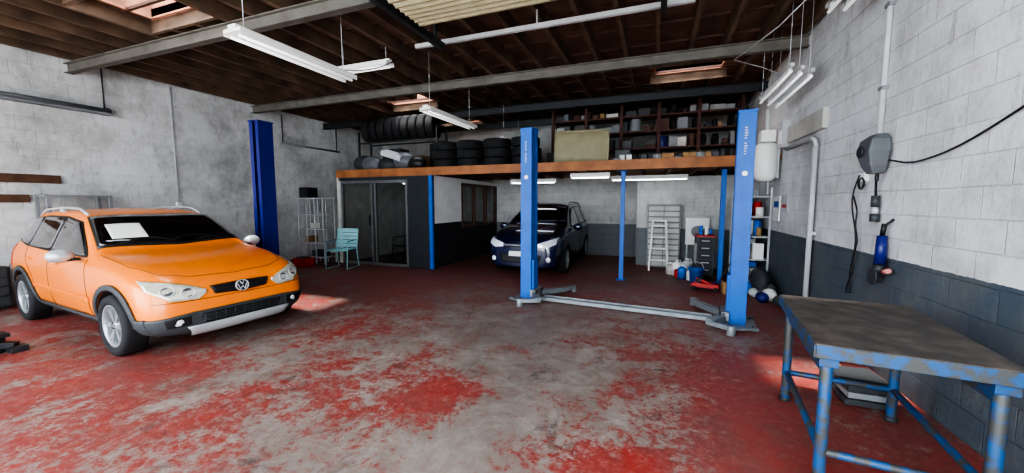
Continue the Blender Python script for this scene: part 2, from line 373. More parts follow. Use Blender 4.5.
# ---------------------------------------------------------------- cars
def resample(pts,n):
    pts=[Vector(p) for p in pts]; d=[0]
    for a,c in zip(pts,pts[1:]): d.append(d[-1]+(c-a).length)
    out=[]
    for i in range(n):
        t=d[-1]*i/(n-1); k=0
        while k<len(d)-2 and d[k+1]<t: k+=1
        L=d[k+1]-d[k]; f=(t-d[k])/L if L>1e-9 else 0
        out.append(pts[k].lerp(pts[k+1],min(1,f)))
    return out
def wheel(b,x,y,side,R,spokes=5,w=.2):
    M=T(x,y,R,math.radians(-90*side))
    r=R*.68; b.tyre(M,R,w,r,seg=40)
    b.lathe([(r*1.0,-.08),(r*1.0,.075),(r*1.03,.088),(r*.95,.088),(r*.92,.06),(r*.9,-.06)],'rim',M,40)
    b.lathe([(0,.0),(r*.93,.0)],'black',M,32)
    b.lathe([(0,.075),(r*.17,.072),(r*.24,.05),(r*.26,0)],'rim',M,20)
    for i in range(spokes):
        a=2*math.pi*i/spokes
        for da in (-.17,.17):
            R1=Matrix.Rotation(a+da*.6,4,'Z')
            b.box((r*.56,0,.052),(r*.82,r*.115,.03),'rim',rot=(0,-.03,da*.35),M=M@R1)
    for i in range(5):
        a=2*math.pi*i/5+.3; b.cyl((r*.14*math.cos(a),r*.14*math.sin(a),.06),(r*.14*math.cos(a),r*.14*math.sin(a),.08),.008,'darksteel',6,M=M)
def car(name,st,paint,loc,rz,scale,axles,R,aR,feat,wy=.74):
    root=empty(name,loc,rz,scale)
    vs=[];fs=[];n=18
    for (x,zb,ws,wm,wbl,zbe,wt,zt,zr) in st:
        h=[(0,zb),(ws*.85,zb),(ws,zb+.10),(wm,zb+(zbe-zb)*.5),(wbl,zbe-.06),(wbl-.035,zbe),(wt,zt),(wt-.06,zt+.6*(zr-zt)),(wt*.5,zr-.008),(0,zr)]
        ring=[(x,y,z) for y,z in h]+[(x,-y,z) for y,z in h[-2:0:-1]]
        vs+=ring
    for i in range(len(st)-1):
        for k in range(n): fs.append((i*n+k,i*n+(k+1)%n,(i+1)*n+(k+1)%n,(i+1)*n+k))
    for base in (0,(len(st)-1)*n):
        for k in range(9):
            a,c=k,k+1; a2,c2=(n-k)%n,(n-k-1)%n
            f=[base+a,base+c]+([base+c2] if c2!=c else [])+([base+a2] if a2!=a else [])
            fs.append(tuple(f))
    me=D.meshes.new('tmp'); me.from_pydata(vs,[],fs); me.update()
    bm=bmesh.new(); bm.from_mesh(me); bmesh.ops.recalc_face_normals(bm,faces=bm.faces); bm.to_mesh(me); bm.free()
    ob=D.objects.new('body',me); SC.collection.objects.link(ob)
    s=ob.modifiers.new('s','SUBSURF'); s.levels=3; s.render_levels=3
    dg=bpy.context.evaluated_depsgraph_get(); dg.update()
    em=D.meshes.new_from_object(ob.evaluated_get(dg))
    bm=bmesh.new(); bm.from_mesh(em); bvh=BVHTree.FromBMesh(bm); bm.free()
    ob.modifiers.clear(); ob.data=em
    cut=MB('cut')
    for xx in axles:
        for s in (-1,1): cut.cyl((xx,s*.5,R),(xx,s*1.2,R),aR,'black',48)
    co=cut.build(); bo=ob.modifiers.new('b','BOOLEAN'); bo.operation='DIFFERENCE'; bo.object=co; bo.solver='EXACT'
    dg=bpy.context.evaluated_depsgraph_get(); dg.update()
    em2=D.meshes.new_from_object(ob.evaluated_get(dg)); ob.modifiers.clear(); ob.data=em2; D.objects.remove(co)
    em2.materials.clear(); em2.materials.append(MT[paint]); em2.materials.append(MT['black'])
    for p in em2.polygons:
        c=p.center; p.material_index=0; p.use_smooth=True
        for xx in axles:
            d=math.hypot(c.x-xx,c.z-R)
            if d<aR+.003 and abs(c.y)<.9 and (abs(p.normal.y)>.9 and abs(abs(c.y)-.5)<.02 or abs(d-aR)<.012 and abs(p.normal.y)<.3): p.material_index=1
        if c.z<.24 and p.normal.z<-.6: p.material_index=1
    ob.parent=root
    DIR={'L':(Vector((0,-1,0)),lambda a,b_:Vector((a,3,b_))),'R':(Vector((0,1,0)),lambda a,b_:Vector((a,-3,b_))),
         'F':(Vector((-1,0,0)),lambda a,b_:Vector((3,a,b_))),'T':(Vector((0,0,-1)),lambda a,b_:Vector((a,b_,3))),'B':(Vector((1,0,0)),lambda a,b_:Vector((-6,a,b_)))}
    def hit(ax,a,c):
        d,o=DIR[ax]; r=bvh.ray_cast(o(a,c),d)
        if r[0] is None:
            r=bvh.find_nearest(o(a,c)+Vector(d)*2.3 if ax!='T' else Vector((a,c,.9)))
        nn=r[1]
        if nn.dot(d)>0: nn=-nn
        return r[0],nn
    def patch(nm,A,B,ax,m,off=.004,rows=8,cols=26,sol=False):
        sides=[ax] if ax in 'FTB' else ['L','R']
        for sd in sides:
            A2=resample([(p[0],p[1],0) for p in A],cols); B2=resample([(p[0],p[1],0) for p in B],cols); v=[];f=[]
            for i in range(rows+1):
                for j in range(cols):
                    p=A2[j].lerp(B2[j],i/rows); l,nn=hit(sd,p.x,p.y); v.append(l+nn*off)
            for i in range(rows):
                for j in range(cols-1): f.append((i*cols+j,i*cols+j+1,(i+1)*cols+j+1,(i+1)*cols+j))
            q=MB(nm); q.add(v,f,m,None,True); o=q.build(parent=root)
            so=o.modifiers.new('s','SOLIDIFY'); so.thickness=max(off*1.6,.004); so.offset=0
    def line(nm,P,ax,r=.0035,m='black'):
        for sd in ([ax] if ax in 'FTB' else ['L','R']):
            pts=[]
            for p in resample([(q[0],q[1],0) for q in P],30): l,nn=hit(sd,p.x,p.y); pts.append(l+nn*.0005)
            q=MB(nm); q.tube(pts,r,m,6); q.build(parent=root)
    w=MB('wheels')
    for xx in axles:
        for s in (-1,1): wheel(w,xx,s*wy,s,R,feat.get('spokes',6))
    w.build(parent=root)
    for f in feat['patches']: patch(*f[:5],**(f[5] if len(f)>5 else {}))
    for f in feat['lines']: line(*f)
    for xx in axles:
        if feat.get('arch'):
            def arc(rr,n=24): return [(xx+rr*math.cos(a),max(.2,R+rr*math.sin(a))) for a in [math.radians(-12+204*i/n) for i in range(n+1)]]
            patch('arch_trim',arc(aR+.002),arc(aR+.06),'L','clad',off=.012,rows=3,cols=40)
    feat['extra'](root,hit)
    return root
VW=[(.80,.27,.50,.53,.50,.56,.40,.63,.655),(.745,.22,.70,.72,.70,.66,.56,.72,.745),(.60,.20,.77,.795,.78,.745,.65,.80,.835),(.3,.2,.78,.82,.81,.83,.69,.89,.93),(0,.2,.79,.83,.815,.88,.71,.935,.975),
(-.30,.2,.79,.83,.82,.915,.72,.97,1.01),(-.42,.2,.79,.83,.82,.92,.72,.985,1.035),(-.75,.2,.79,.83,.82,.93,.67,1.20,1.27),(-1.05,.2,.79,.83,.82,.94,.625,1.38,1.445),(-1.4,.2,.79,.83,.82,.95,.61,1.425,1.49),
(-2.0,.2,.79,.83,.82,.96,.605,1.43,1.495),(-2.6,.2,.79,.83,.815,.97,.59,1.40,1.465),(-2.85,.2,.78,.82,.80,.97,.58,1.34,1.41),(-3.0,.22,.76,.80,.77,.96,.57,1.17,1.22),(-3.12,.28,.72,.76,.71,.90,.58,.96,.98),(-3.16,.32,.6,.64,.60,.8,.5,.85,.87)]
def vw_extra(root,hit):
    q=MB('mirrors')
    for s in (-1,1):
        q.ell((-.62,s*.93,1.0),(.07,.105,.075),'silver'); q.b2(-.66,-.57,s*.80,s*.9,.94,.97,'black')
    q.build(parent=root)
    q=MB('roof_rails')
    for s in (-1,1):
        pts=[]
        for i in range(15):
            x=-1.15-1.55*i/14; l,nn=hit('T',x,s*.55); k=min(1,min(i,14-i)/2)
            pts.append(l+Vector((0,0,.005+.045*k)))
        q.tube(pts,.014,'silver',10)
        l,nn=hit('T',-1.92,s*.55); q.b2(-1.98,-1.86,s*.55-.012,s*.55+.012,l.z-.01,l.z+.045,'silver')
    q.build(parent=root)
    q=MB('badge'); l,nn=hit('F',0,.645); M=Matrix.Translation(l+Vector((.012,0,0)))@Matrix.Rotation(math.radians(80),4,'Y')
    q.lathe([(.056,0),(.056,.012),(.066,.012),(.066,0)],'silver',M,28,close=True); q.lathe([(0,.004),(.058,.004)],'black',M,28)
    for a,c in (((-.02,.045),(0,.005)),((0,.005),(.02,.045)),((-.045,.02),(-.02,-.045)),((-.02,-.045),(0,-.005)),((0,-.005),(.02,-.045)),((.02,-.045),(.045,.02))):
        q.cyl((-a[1],a[0],.01),(-c[1],c[0],.01),.0045,'silver',6,M=M)
    q.build(parent=root)
    q=MB('door_handles')
    for s,sd in ((1,'L'),(-1,'R')):
        for x in (-1.36,-2.22):
            l,nn=hit(sd,x,.86); q.tube([l,l+nn*.03+Vector((.03,0,0)),l+nn*.03+Vector((.14,0,0)),l+Vector((.17,0,0))],.013,'orange',8)
    q.build(parent=root)
    q=MB('headlight_lenses')
    for s in (-1,1):
        for y,z in ((.47,.655),(.61,.685)):
            l,nn=hit('F',s*y,z); M=Matrix.Translation(l)@Vector(nn).to_track_quat('Z','Y').to_matrix().to_4x4()
            q.lathe([(.060,.008),(.056,.018),(.050,.018),(.046,.010),(.0,.015)],'silver',M,24); q.lathe([(.044,.0125),(.02,.0135)],'clad',M,24)
    q.build(parent=root)
    q=MB('fog_lights')
    for s in (-1,1):
        l,nn=hit('F',s*.56,.37); M=Matrix.Translation(l)@Vector(nn).to_track_quat('Z','Y').to_matrix().to_4x4()
        q.lathe([(.0,.030),(.035,.028),(.045,.012)],'lampb',M,20)
    q.build(parent=root)
    q=MB('grille_bars')
    for z in (.615,.645):
        for s in (-1,1):
            q.tube([hit('F',s*(.07+.2*k/5),z)[0]+Vector((.014,0,0)) for k in range(6)],.004,'darksteel',6)
    for k in range(9):
        y=-.36+k*.09; q.cyl(hit('F',y,.325)[0]+Vector((.034,0,0)),hit('F',y,.415)[0]+Vector((.034,0,0)),.004,'clad',6)
    for z in (.345,.37,.395): q.tube([hit('F',-.38+.76*k/9,z)[0]+Vector((.034,0,0)) for k in range(10)],.004,'clad',6)
    q.build(parent=root)
    q=MB('wipers')
    for y0,y1 in ((.45,-.05),(-.05,-.5)):
        pts=[]
        for i in range(8):
            t=i/7; l,nn=hit('T',-.50-.07*math.sin(t*math.pi),y0+(y1-y0)*t); pts.append(l+nn*.015)
        q.tube(pts,.008,'black',6)
    q.build(parent=root)
P=[('side_window_trim',[(-.55,.985),(-.80,1.17),(-1.05,1.345),(-1.5,1.40),(-2.2,1.40),(-2.62,1.36),(-2.80,1.15)],[(-.55,.965),(-1.2,.97),(-1.8,.985),(-2.4,1.005),(-2.80,1.06)],'L','black',dict(off=.003,cols=50)),
    ('side_window',[(-.62,1.0),(-.85,1.18),(-1.08,1.335),(-1.48,1.38)],[(-.62,.985),(-1.48,.99)],'L','glassdark',dict(off=.007)),
    ('side_window',[(-1.56,1.382),(-2.25,1.378)],[(-1.56,.995),(-2.25,1.015)],'L','glassdark',dict(off=.007)),
    ('side_window',[(-2.32,1.37),(-2.58,1.34),(-2.72,1.16)],[(-2.32,1.03),(-2.6,1.05),(-2.72,1.09)],'L','glassdark',dict(off=.007)),
    ('windshield_trim',[(-.50,-.69),(-.41,0),(-.50,.69)],[(-1.09,-.58),(-1.05,0),(-1.09,.58)],'T','black',dict(off=.003)),
    ('windshield',[(-.53,-.66),(-.45,0),(-.53,.66)],[(-1.06,-.565),(-1.02,0),(-1.06,.565)],'T','glassdark',dict(off=.007)),
    ('paper_sheet',[(-.60,-.54),(-.58,-.24)],[(-.84,-.52),(-.82,-.23)],'T','white',dict(off=.012)),
    ('headlight',[(.32,.66),(.45,.72),(.60,.765),(.735,.79)],[(.32,.64),(.39,.575),(.60,.585),(.735,.70)],'F','lamp',dict(off=.008)),
    ('headlight',[(-.32,.66),(-.45,.72),(-.60,.765),(-.735,.79)],[(-.32,.64),(-.39,.575),(-.60,.585),(-.735,.70)],'F','lamp',dict(off=.008)),
    ('grille',[(-.29,.685),(0,.695),(.29,.685)],[(-.25,.60),(0,.585),(.25,.60)],'F','black',dict(off=.008)),
    ('bumper_cladding',[(-.77,.42),(-.45,.45),(.45,.45),(.77,.42)],[(-.77,.22),(-.5,.20),(.5,.20),(.77,.22)],'F','clad',dict(off=.010,cols=60)),
    ('lower_grille',[(-.40,.42),(.40,.42)],[(-.36,.32),(.36,.32)],'F','black',dict(off=.018)),
    ('fog_recess',[(-.66,.41),(-.47,.42)],[(-.64,.33),(-.47,.33)],'F','black',dict(off=.016)),
    ('fog_recess',[(.66,.41),(.47,.42)],[(.64,.33),(.47,.33)],'F','black',dict(off=.016)),
    ('skid_plate',[(-.50,.31),(.50,.31)],[(-.43,.22),(.43,.22)],'F','silver',dict(off=.024)),
    ('sill_cladding',[(-.27,.33),(-2.06,.33)],[(-.27,.22),(-2.06,.22)],'L','clad',dict(off=.012)),
    ('front_corner_cladding',[(.54,.42),(.64,.43)],[(.54,.22),(.64,.22)],'L','clad',dict(off=.012)),
    ('rear_cladding',[(-2.90,.42),(-3.05,.42)],[(-2.90,.22),(-3.05,.26)],'L','clad',dict(off=.012)),
    ('door_moulding',[(-.38,.555),(-2.00,.565)],[(-.38,.51),(-2.00,.52)],'L','orange',dict(off=.012)),
    ('tail_lamp',[(-2.93,1.0),(-3.04,.95)],[(-2.93,.72),(-3.06,.72)],'L','red',dict(off=.006))]
LN=[('shut_line',[(-.50,.95),(-.46,.80),(-.42,.5),(-.42,.30)],'L'),('shut_line',[(-1.52,.97),(-1.52,.55),(-1.50,.28)],'L'),('shut_line',[(-2.32,1.0),(-2.25,.80),(-2.06,.62),(-2.03,.30)],'L'),
('shut_line',[(-.42,.34),(-2.03,.34)],'L'),('bonnet_line',[(-.40,.70),(.2,.69),(.52,.60),(.64,.40),(.68,0)],'T'),('bonnet_line',[(-.40,-.70),(.2,-.69),(.52,-.60),(.64,-.40),(.68,0)],'T'),
('bumper_line',[(-.72,.575),(-.3,.565),(.3,.565),(.72,.575)],'F')]
car('car',VW,'orange',(-4.97,2.83,0),math.radians(-5.5),(1.0,1.0,.955),(.13,-2.46),.315,.365,dict(patches=P,lines=LN,arch=True,spokes=6,extra=vw_extra))
VAN=[(.93,.25,.55,.58,.55,.66,.42,.74,.76),(.87,.20,.74,.77,.75,.74,.60,.82,.85),(.70,.18,.83,.87,.86,.82,.72,.91,.95),(.3,.18,.87,.91,.90,.93,.78,1.01,1.06),(0,.18,.88,.92,.91,.98,.80,1.06,1.11),
(-.25,.18,.88,.93,.92,1.0,.80,1.10,1.15),(-.40,.18,.88,.93,.92,1.01,.80,1.13,1.19),(-.85,.18,.88,.93,.92,1.03,.73,1.38,1.46),(-1.25,.18,.88,.93,.92,1.04,.68,1.56,1.64),(-1.7,.18,.88,.93,.92,1.05,.66,1.63,1.71),
(-2.5,.18,.88,.93,.92,1.06,.65,1.64,1.72),(-3.2,.18,.88,.93,.91,1.07,.64,1.60,1.68),(-3.55,.2,.86,.91,.89,1.07,.62,1.5,1.58),(-3.72,.25,.83,.87,.84,1.05,.62,1.3,1.36),(-3.82,.3,.78,.8,.76,1.0,.6,1.06,1.1),(-3.86,.35,.64,.66,.62,.85,.5,.9,.92)]
PV=[('side_window_trim',[(-.62,1.09),(-.95,1.34),(-1.28,1.53),(-1.8,1.59),(-3.0,1.58),(-3.4,1.50),(-3.5,1.3)],[(-.62,1.07),(-2.0,1.09),(-3.5,1.15)],'L','black',dict(off=.003,cols=50)),
 ('side_window',[(-.72,1.11),(-1.0,1.33),(-1.3,1.5),(-1.75,1.56)],[(-.72,1.09),(-1.75,1.1)],'L','glassdark',dict(off=.007)),
 ('side_window',[(-1.83,1.56),(-2.7,1.56)],[(-1.83,1.11),(-2.7,1.13)],'L','glassdark',dict(off=.007)),
 ('side_window',[(-2.78,1.55),(-3.3,1.48),(-3.42,1.3)],[(-2.78,1.14),(-3.42,1.17)],'L','glassdark',dict(off=.007)),
 ('windshield',[(-.53,-.74),(-.43,0),(-.53,.74)],[(-1.22,-.6),(-1.15,0),(-1.22,.6)],'T','glassdark',dict(off=.007)),
 ('headlight',[(.42,.78),(.62,.84),(.80,.90)],[(.42,.70),(.62,.68),(.80,.76)],'F','lampb',dict(off=.008)),
 ('headlight',[(-.42,.78),(-.62,.84),(-.80,.90)],[(-.42,.70),(-.62,.68),(-.80,.76)],'F','lampb',dict(off=.008)),
 ('grille',[(-.36,.77),(.36,.77)],[(-.34,.70),(.34,.70)],'F','black',dict(off=.008)),
 ('grille_chrome',[(-.36,.745),(.36,.745)],[(-.36,.73),(.36,.73)],'F','silver',dict(off=.014,rows=2)),
 ('lower_grille',[(-.5,.52),(.5,.52)],[(-.44,.34),(.44,.34)],'F','black',dict(off=.008)),
 ('number_plate',[(-.26,.60),(.26,.60)],[(-.26,.49),(.26,.49)],'F','white',dict(off=.022)),
 ('tail_lamp',[(-3.62,1.15),(-3.76,1.1)],[(-3.62,.8),(-3.78,.8)],'L','red',dict(off=.006))]
LV=[('shut_line',[(-.50,1.04),(-.48,.8),(-.52,.30)],'L'),('shut_line',[(-1.78,1.07),(-1.78,.28)],'L'),('shut_line',[(-2.85,1.1),(-2.75,.8),(-2.4,.5),(-2.35,.28)],'L'),('shut_line',[(-.52,.29),(-2.35,.29)],'L'),
('bonnet_line',[(-.40,.74),(.3,.72),(.62,.62),(.76,.40),(.80,0)],'T'),('bonnet_line',[(-.40,-.74),(.3,-.72),(.62,-.62),(.76,-.40),(.80,0)],'T')]
def van_extra(root,hit):
    q=MB('mirrors')
    for s in (-1,1): q.ell((-.72,s*1.03,1.08),(.07,.12,.09),'carnavy'); q.b2(-.76,-.68,s*.88,s*1.0,1.02,1.05,'black')
    q.build(parent=root)
    q=MB('fog_lights')
    for s in (-1,1):
        l,nn=hit('F',s*.66,.42); M=Matrix.Translation(l)@Vector(nn).to_track_quat('Z','Y').to_matrix().to_4x4(); q.lathe([(.0,.02),(.05,.018),(.06,.0)],'lampb',M,20)
    q.build(parent=root)
    q=MB('roof_rails')
    for s in (-1,1):
        pts=[]
        for i in range(15):
            x=-1.4-2.0*i/14; l,nn=hit('T',x,s*.58); k=min(1,min(i,14-i)/2); pts.append(l+Vector((0,0,.005+.04*k)))
        q.tube(pts,.016,'silver',10)
    q.build(parent=root)
car('minivan',VAN,'carnavy',(-2.55,7.95,0),math.radians(-89),(.89,.87,.88),(0,-2.85),.33,.385,dict(patches=PV,lines=LV,extra=van_extra,spokes=5),wy=.82)
# ---------------------------------------------------------------- workbench
b=MB('workbench'); W,Lb,H=.72,1.16,.80
b.b2(-W/2,W/2,-Lb/2,Lb/2,H-.035,H,'benchtop')
for s in (-1,1):
    b.b2(s*(W/2-.005),s*(W/2+.008),-Lb/2,Lb/2,H-.07,H-.004,'bluepaint2'); b.b2(-W/2,W/2,s*(Lb/2-.005),s*(Lb/2+.008),H-.07,H-.004,'bluepaint2')
for sx in (-1,1):
    for sy in (-1,1):
        x=sx*(W/2-.06); y=sy*(Lb/2-.06); b.cyl((x,y,0),(x,y,H-.03),.028,'bluepaint2',14); b.b2(x-.04,x+.04,y-.04,y+.04,H-.12,H-.04,'bluepaint2'); b.cyl((x,y,0),(x,y,.03),.038,'darksteel',12)
for sx in (-1,1): b.cyl((sx*(W/2-.06),-Lb/2+.06,.22),(sx*(W/2-.06),Lb/2-.06,.22),.02,'bluepaint2',10)
for sy in (-1,1): b.cyl((-W/2+.06,sy*(Lb/2-.06),.22),(W/2-.06,sy*(Lb/2-.06),.22),.02,'bluepaint2',10)
for sx in (-1,1): b.beam((sx*(W/2-.06),-Lb/2+.06,H-.16),(sx*(W/2-.06),Lb/2-.06,H-.16),.02,.05,'bluepaint2')
b.build(loc=(1.19,2.79,0),rz=math.radians(-7),bevel=.004)
b=MB('paving_slab_stack')
for k in range(3): b.box((0,0,.03+k*.055),(.3-.02*(k%2),.4,.045),['clad','grey'][k%2],rot=(0,0,.03*(k%3-1)))
b.box((-.05,.32,.06),(.12,.09,.12),'cardboard'); b.build(loc=(1.5,3.6,0),bevel=.006)
# ---------------------------------------------------------------- hanging fluorescent lamps
def batten(p0,p1,double=True,lit=False,top=ZC,w=.22,bare=False):
    p0=Vector(p0);p1=Vector(p1); b=MB('fluorescent_lamp'); d=(p1-p0); n=d.normalized(); side=Vector((0,0,1)).cross(n)
    if not bare:
        b.beam(p0+Vector((0,0,.03)),p1+Vector((0,0,.03)),w,.03,'white'); b.beam(p0+Vector((0,0,.06)),p1+Vector((0,0,.06)),w*.45,.04,'white')
        for s in (-1,1): b.beam(p0+side*s*w*.5+Vector((0,0,.015)),p1+side*s*w*.5+Vector((0,0,.015)),.006,.05,'white')
    else: b.beam(p0+Vector((0,0,.05)),p1+Vector((0,0,.05)),.04,.04,'lgrey')
    for s in ((-1,1) if double else (0,)):
        o=side*s*w*.25; b.cyl(p0+n*.03+o-Vector((0,0,.015)),p1-n*.03+o-Vector((0,0,.015)),.014,'tubelit' if lit else 'tube',10)
    for t in (.08,.92):
        q=p0.lerp(p1,t); b.cyl(q+Vector((0,0,.07)),(q.x,q.y,top),.004,'lgrey',6)
        b.b2(q.x-.02,q.x+.02,q.y-.02,q.y+.02,q.z-.01,q.z+.09,'lgrey')
    return b.build()
batten((-3.66,2.47,3.03),(-3.66,3.9,3.03)); batten((-3.42,5.2,2.93),(-3.38,6.75,2.93),w=.2); batten((-4.65,4.75,3.5),(-3.7,4.75,3.5),w=.16)
for k in range(3): batten((1.42+k*.1,5.45,3.05-k*.04),(1.38+k*.1,6.75,2.98-k*.04),False,bare=True,w=.06)
for k in range(2): batten((1.45+k*.12,3.4,3.3),(1.45+k*.12,4.6,3.3),False,bare=True,w=.06)
batten((-3.4,8.3,2.95),(-3.4,9.5,2.95)); batten((-1.7,7.9,2.02),(-.9,7.9,2.02),False,True,top=2.1,w=.1); batten((-1.0,9.0,2.02),(.6,9.0,2.02),False,True,top=2.1,w=.1); batten((-6.4,8.6,2.02),(-5.4,8.6,2.02),True,True,top=2.1,w=.12); batten((-3.6,9.4,2.02),(-2.4,9.4,2.02),False,True,top=2.1,w=.1)  # lit tubes in the office and at the rear are added fill light
def sagcable(name,p,q,sag,r=.006,m='black'):
    p=Vector(p);q=Vector(q); b=MB(name); b.tube([p.lerp(q,i/16)-Vector((0,0,sag*math.sin(math.pi*i/16))) for i in range(17)],r,m,6); return b.build()
sagcable('ceiling_cable',(-3.66,3.7,3.1),(-3.1,4.5,3.57),.12); sagcable('ceiling_cable',(-3.5,6.4,3.6),(-3.4,5.4,3.0),.1,.005); sagcable('ceiling_cable',(-1.0,6.45,3.6),(1.4,6.5,3.1),.18,.006); sagcable('ceiling_cable',(.9,5.3,2.57),(1.45,6.4,3.55),.1,.007)
# ---------------------------------------------------------------- left wall items
b=MB('wall_rail'); b.cyl((-8.9,1.2,3.07),(-8.9,3.86,3.07),.035,'grey',12); b.b2(-8.995,-8.88,3.78,3.84,3.03,3.11,'darksteel'); b.cyl((-8.95,3.8,3.08),(-8.95,3.8,3.9),.012,'darksteel',8); b.b2(-8.995,-8.85,1.2,3.86,3.0,3.03,'grey'); b.build()
b=MB('wall_rail'); b.cyl((-8.92,7.1,3.0),(-8.92,8.95,3.0),.025,'grey',12); b.cyl((-8.95,7.15,3.0),(-8.95,7.15,3.7),.012,'darksteel',8); b.cyl((-8.95,8.9,3.0),(-8.95,8.9,3.7),.012,'darksteel',8); b.build()
b=MB('wood_plank'); b.b2(-8.998,-8.96,1.9,3.2,1.80,1.93,'plank'); b.build(bevel=.004)
b=MB('wood_plank'); b.b2(-8.998,-8.96,2.0,2.85,1.50,1.62,'plank'); b.build(bevel=.004)
b=MB('wall_conduit'); b.cyl((-8.98,4.8,1.45),(-8.98,4.8,3.75),.012,'lgrey',8); b.b2(-8.998,-8.95,4.76,4.84,1.38,1.5,'white'); b.build()
b=MB('metal_frame_rack')
for y in (2.9,3.6):
    for x in (-8.9,-8.55): b.b2(x-.02,x+.02,y-.02,y+.02,0,1.62,'grey')
for z in (.4,.95,1.6): b.b2(-8.92,-8.53,2.88,3.62,z-.015,z+.015,'grey')
b.box((-8.72,3.2,1.05),(.25,.4,.17),'cardboard'); b.build()
b=MB('tool_chest'); b.b2(-8.95,-8.5,1.7,2.45,.05,.6,'darksteel')
for k in range(4): b.b2(-8.5,-8.49,1.73,2.42,.08+k*.13,.19+k*.13,'clad'); b.b2(-8.49,-8.475,1.95,2.2,.15+k*.13,.165+k*.13,'silver')
for x in(-8.9,-8.55):
    for y in (1.76,2.38): b.cyl((x-.02,y,.03),(x+.02,y,.03),.03,'rubber',10)
b.build(bevel=.004)
b=MB('wire_shelf_rack')
x0,x1,y0,y1=-8.35,-7.55,7.0,7.35
for x in [x0+(x1-x0)*k/3 for k in range(4)]:
    for y in (y0,y1): b.cyl((x,y,0),(x,y,1.62),.016,'lgrey',8)
for z in (.15,.5,.85,1.2,1.6):
    for y in (y0,y1): b.cyl((x0,y,z),(x1,y,z),.013,'lgrey',6)
    for k in range(12): x=x0+(x1-x0)*k/11; b.cyl((x,y0,z),(x,y1,z),.007,'lgrey',5)
b.box((-7.9,7.18,.93),(.3,.2,.12),'dirtywhite'); b.box((-8.15,7.18,.59),(.2,.2,.15),'cardboard'); b.box((-7.85,7.18,.24),(.35,.25,.15),'clad'); b.build()
b=MB('plastic_crate'); b.b2(-7.95,-7.6,6.45,6.75,0,.02,'red')
for q in [(-7.95,-7.93,6.45,6.75),(-7.62,-7.6,6.45,6.75),(-7.95,-7.6,6.45,6.47),(-7.95,-7.6,6.73,6.75)]: b.b2(*q,.0,.2,'red')
b.box((-7.78,6.6,.14),(.25,.2,.16),'clad'); b.build()
b=MB('loudspeaker'); b.b2(-8.32,-8.02,7.02,7.3,1.62,1.87,'black'); b.cyl((-8.17,7.02,1.72),(-8.17,7.005,1.72),.07,'darksteel',20); b.cyl((-8.17,7.02,1.82),(-8.17,7.008,1.82),.03,'darksteel',16); b.build(bevel=.008)
def chair(name,loc,rz,mf,ms):
    b=MB(name)
    for s in (-1,1):
        x=s*.25
        b.tube([(x,-.25,0),(x,-.22,.42),(x,-.2,.62),(x,.18,.64)],.014,mf); b.tube([(x,.28,0),(x,.2,.42),(x,.3,.88)],.014,mf); b.tube([(x,-.25,.012),(x,.28,.012)],.011,mf)
    b.tube([(-.25,.3,.88),(.25,.3,.88)],.014,mf); b.tube([(-.25,-.22,.42),(.25,-.22,.42)],.014,mf)
    for k in range(6): b.box((0,-.19+k*.075,.435),(.48,.066,.014),ms)
    for k in range(5): b.box((0,.215+k*.02,.5+k*.085),(.48,.012,.075),ms,rot=(-.22,0,0))
    return b.build(loc=loc,rz=rz)
chair('garden_chair',(-6.75,6.75,0),math.radians(15),'mint','mint')
chair('office_chair',(-5.9,8.0,0),math.radians(-20),'black','grey')
# ---------------------------------------------------------------- mezzanine storage
def stack(name,items):
    b=MB(name)
    for (x,y,z,R,w,rx,rz) in items: b.tyre(T(x,y,z,rx,0,rz),R,w,R*.6,seg=24)
    return b.build()
it=[]
for i,x in enumerate([-4.62,-3.97,-3.32,-2.67]):
    for k in range(3): it.append((x+random.uniform(-.02,.02),7.85,2.375+k*.2,.31,.2,0,0))
stack('tyre_stack',it)
it=[]
for i in range(9): it.append((-7.1+i*.24,8.22,3.36,.31,.2,math.pi/2,math.pi/2+.15))
for i in range(6): it.append((-5.0+i*.24,9.2,2.6,.32,.2,math.pi/2,math.pi/2-.1))
stack('tyre_row',it[:9]); stack('tyre_row',it[9:])
b=MB('tyre_rack')
for x in (-7.28,-4.95):
    for y in (8.0,8.44): b.b2(x-.02,x+.02,y-.02,y+.02,2.27,3.3,'darksteel')
for y in (8.03,8.41): b.b2(-7.28,-4.95,y-.02,y+.02,3.0,3.04,'darksteel')
b.build()
b=MB('storage_bags')
for (x,y,z,r,c) in [(-6.6,7.7,2.45,.26,'bag'),(-6.1,7.65,2.42,.24,'clad'),(-5.7,7.75,2.5,.28,'bag'),(-5.3,7.7,2.43,.22,'black'),(-6.95,7.8,2.5,.26,'clad')]: b.ell((x,y,z-.02),(r*1.1,r*.8,r*.78),c)
b.box((-5.9,7.6,2.62),(.5,.3,.12),'lgrey',rot=(.2,.3,.2)); b.build()
b=MB('storage_boxes')
for (x,y,w,h,c) in [(-6.9,9.0,.6,.7,'clad'),(-6.2,9.1,.5,.5,'cardboard'),(-5.5,9.2,.6,.8,'darksteel'),(-3.1,9.3,.6,.6,'clad'),(-2.2,8.6,.35,.35,'black'),(-.7,8.3,.3,.3,'darksteel'),(-3.2,8.6,.5,.5,'black')]:
    b.b2(x-w/2,x+w/2,y-w/3,y+w/3,2.272,2.272+h,c)
b.build(bevel=.006)
b=MB('beige_body_panel'); vs=[];fs=[];n=14
for j in range(n+1):
    for i in range(n+1):
        u=i/n*2-1; v=j/n*2-1
        X=.56*u*(1-.04*v*v); Z=.34*v*(1-.05*u*u); vs.append((X,-.07*(1-u**4)*(1-v**4),Z))
for j in range(n):
    for i in range(n): fs.append((j*(n+1)+i,j*(n+1)+i+1,(j+1)*(n+1)+i+1,(j+1)*(n+1)+i))
b.add(vs,fs,'beige',None,True); b.box((0,.03,0),(1.0,.04,.6),'darksteel')
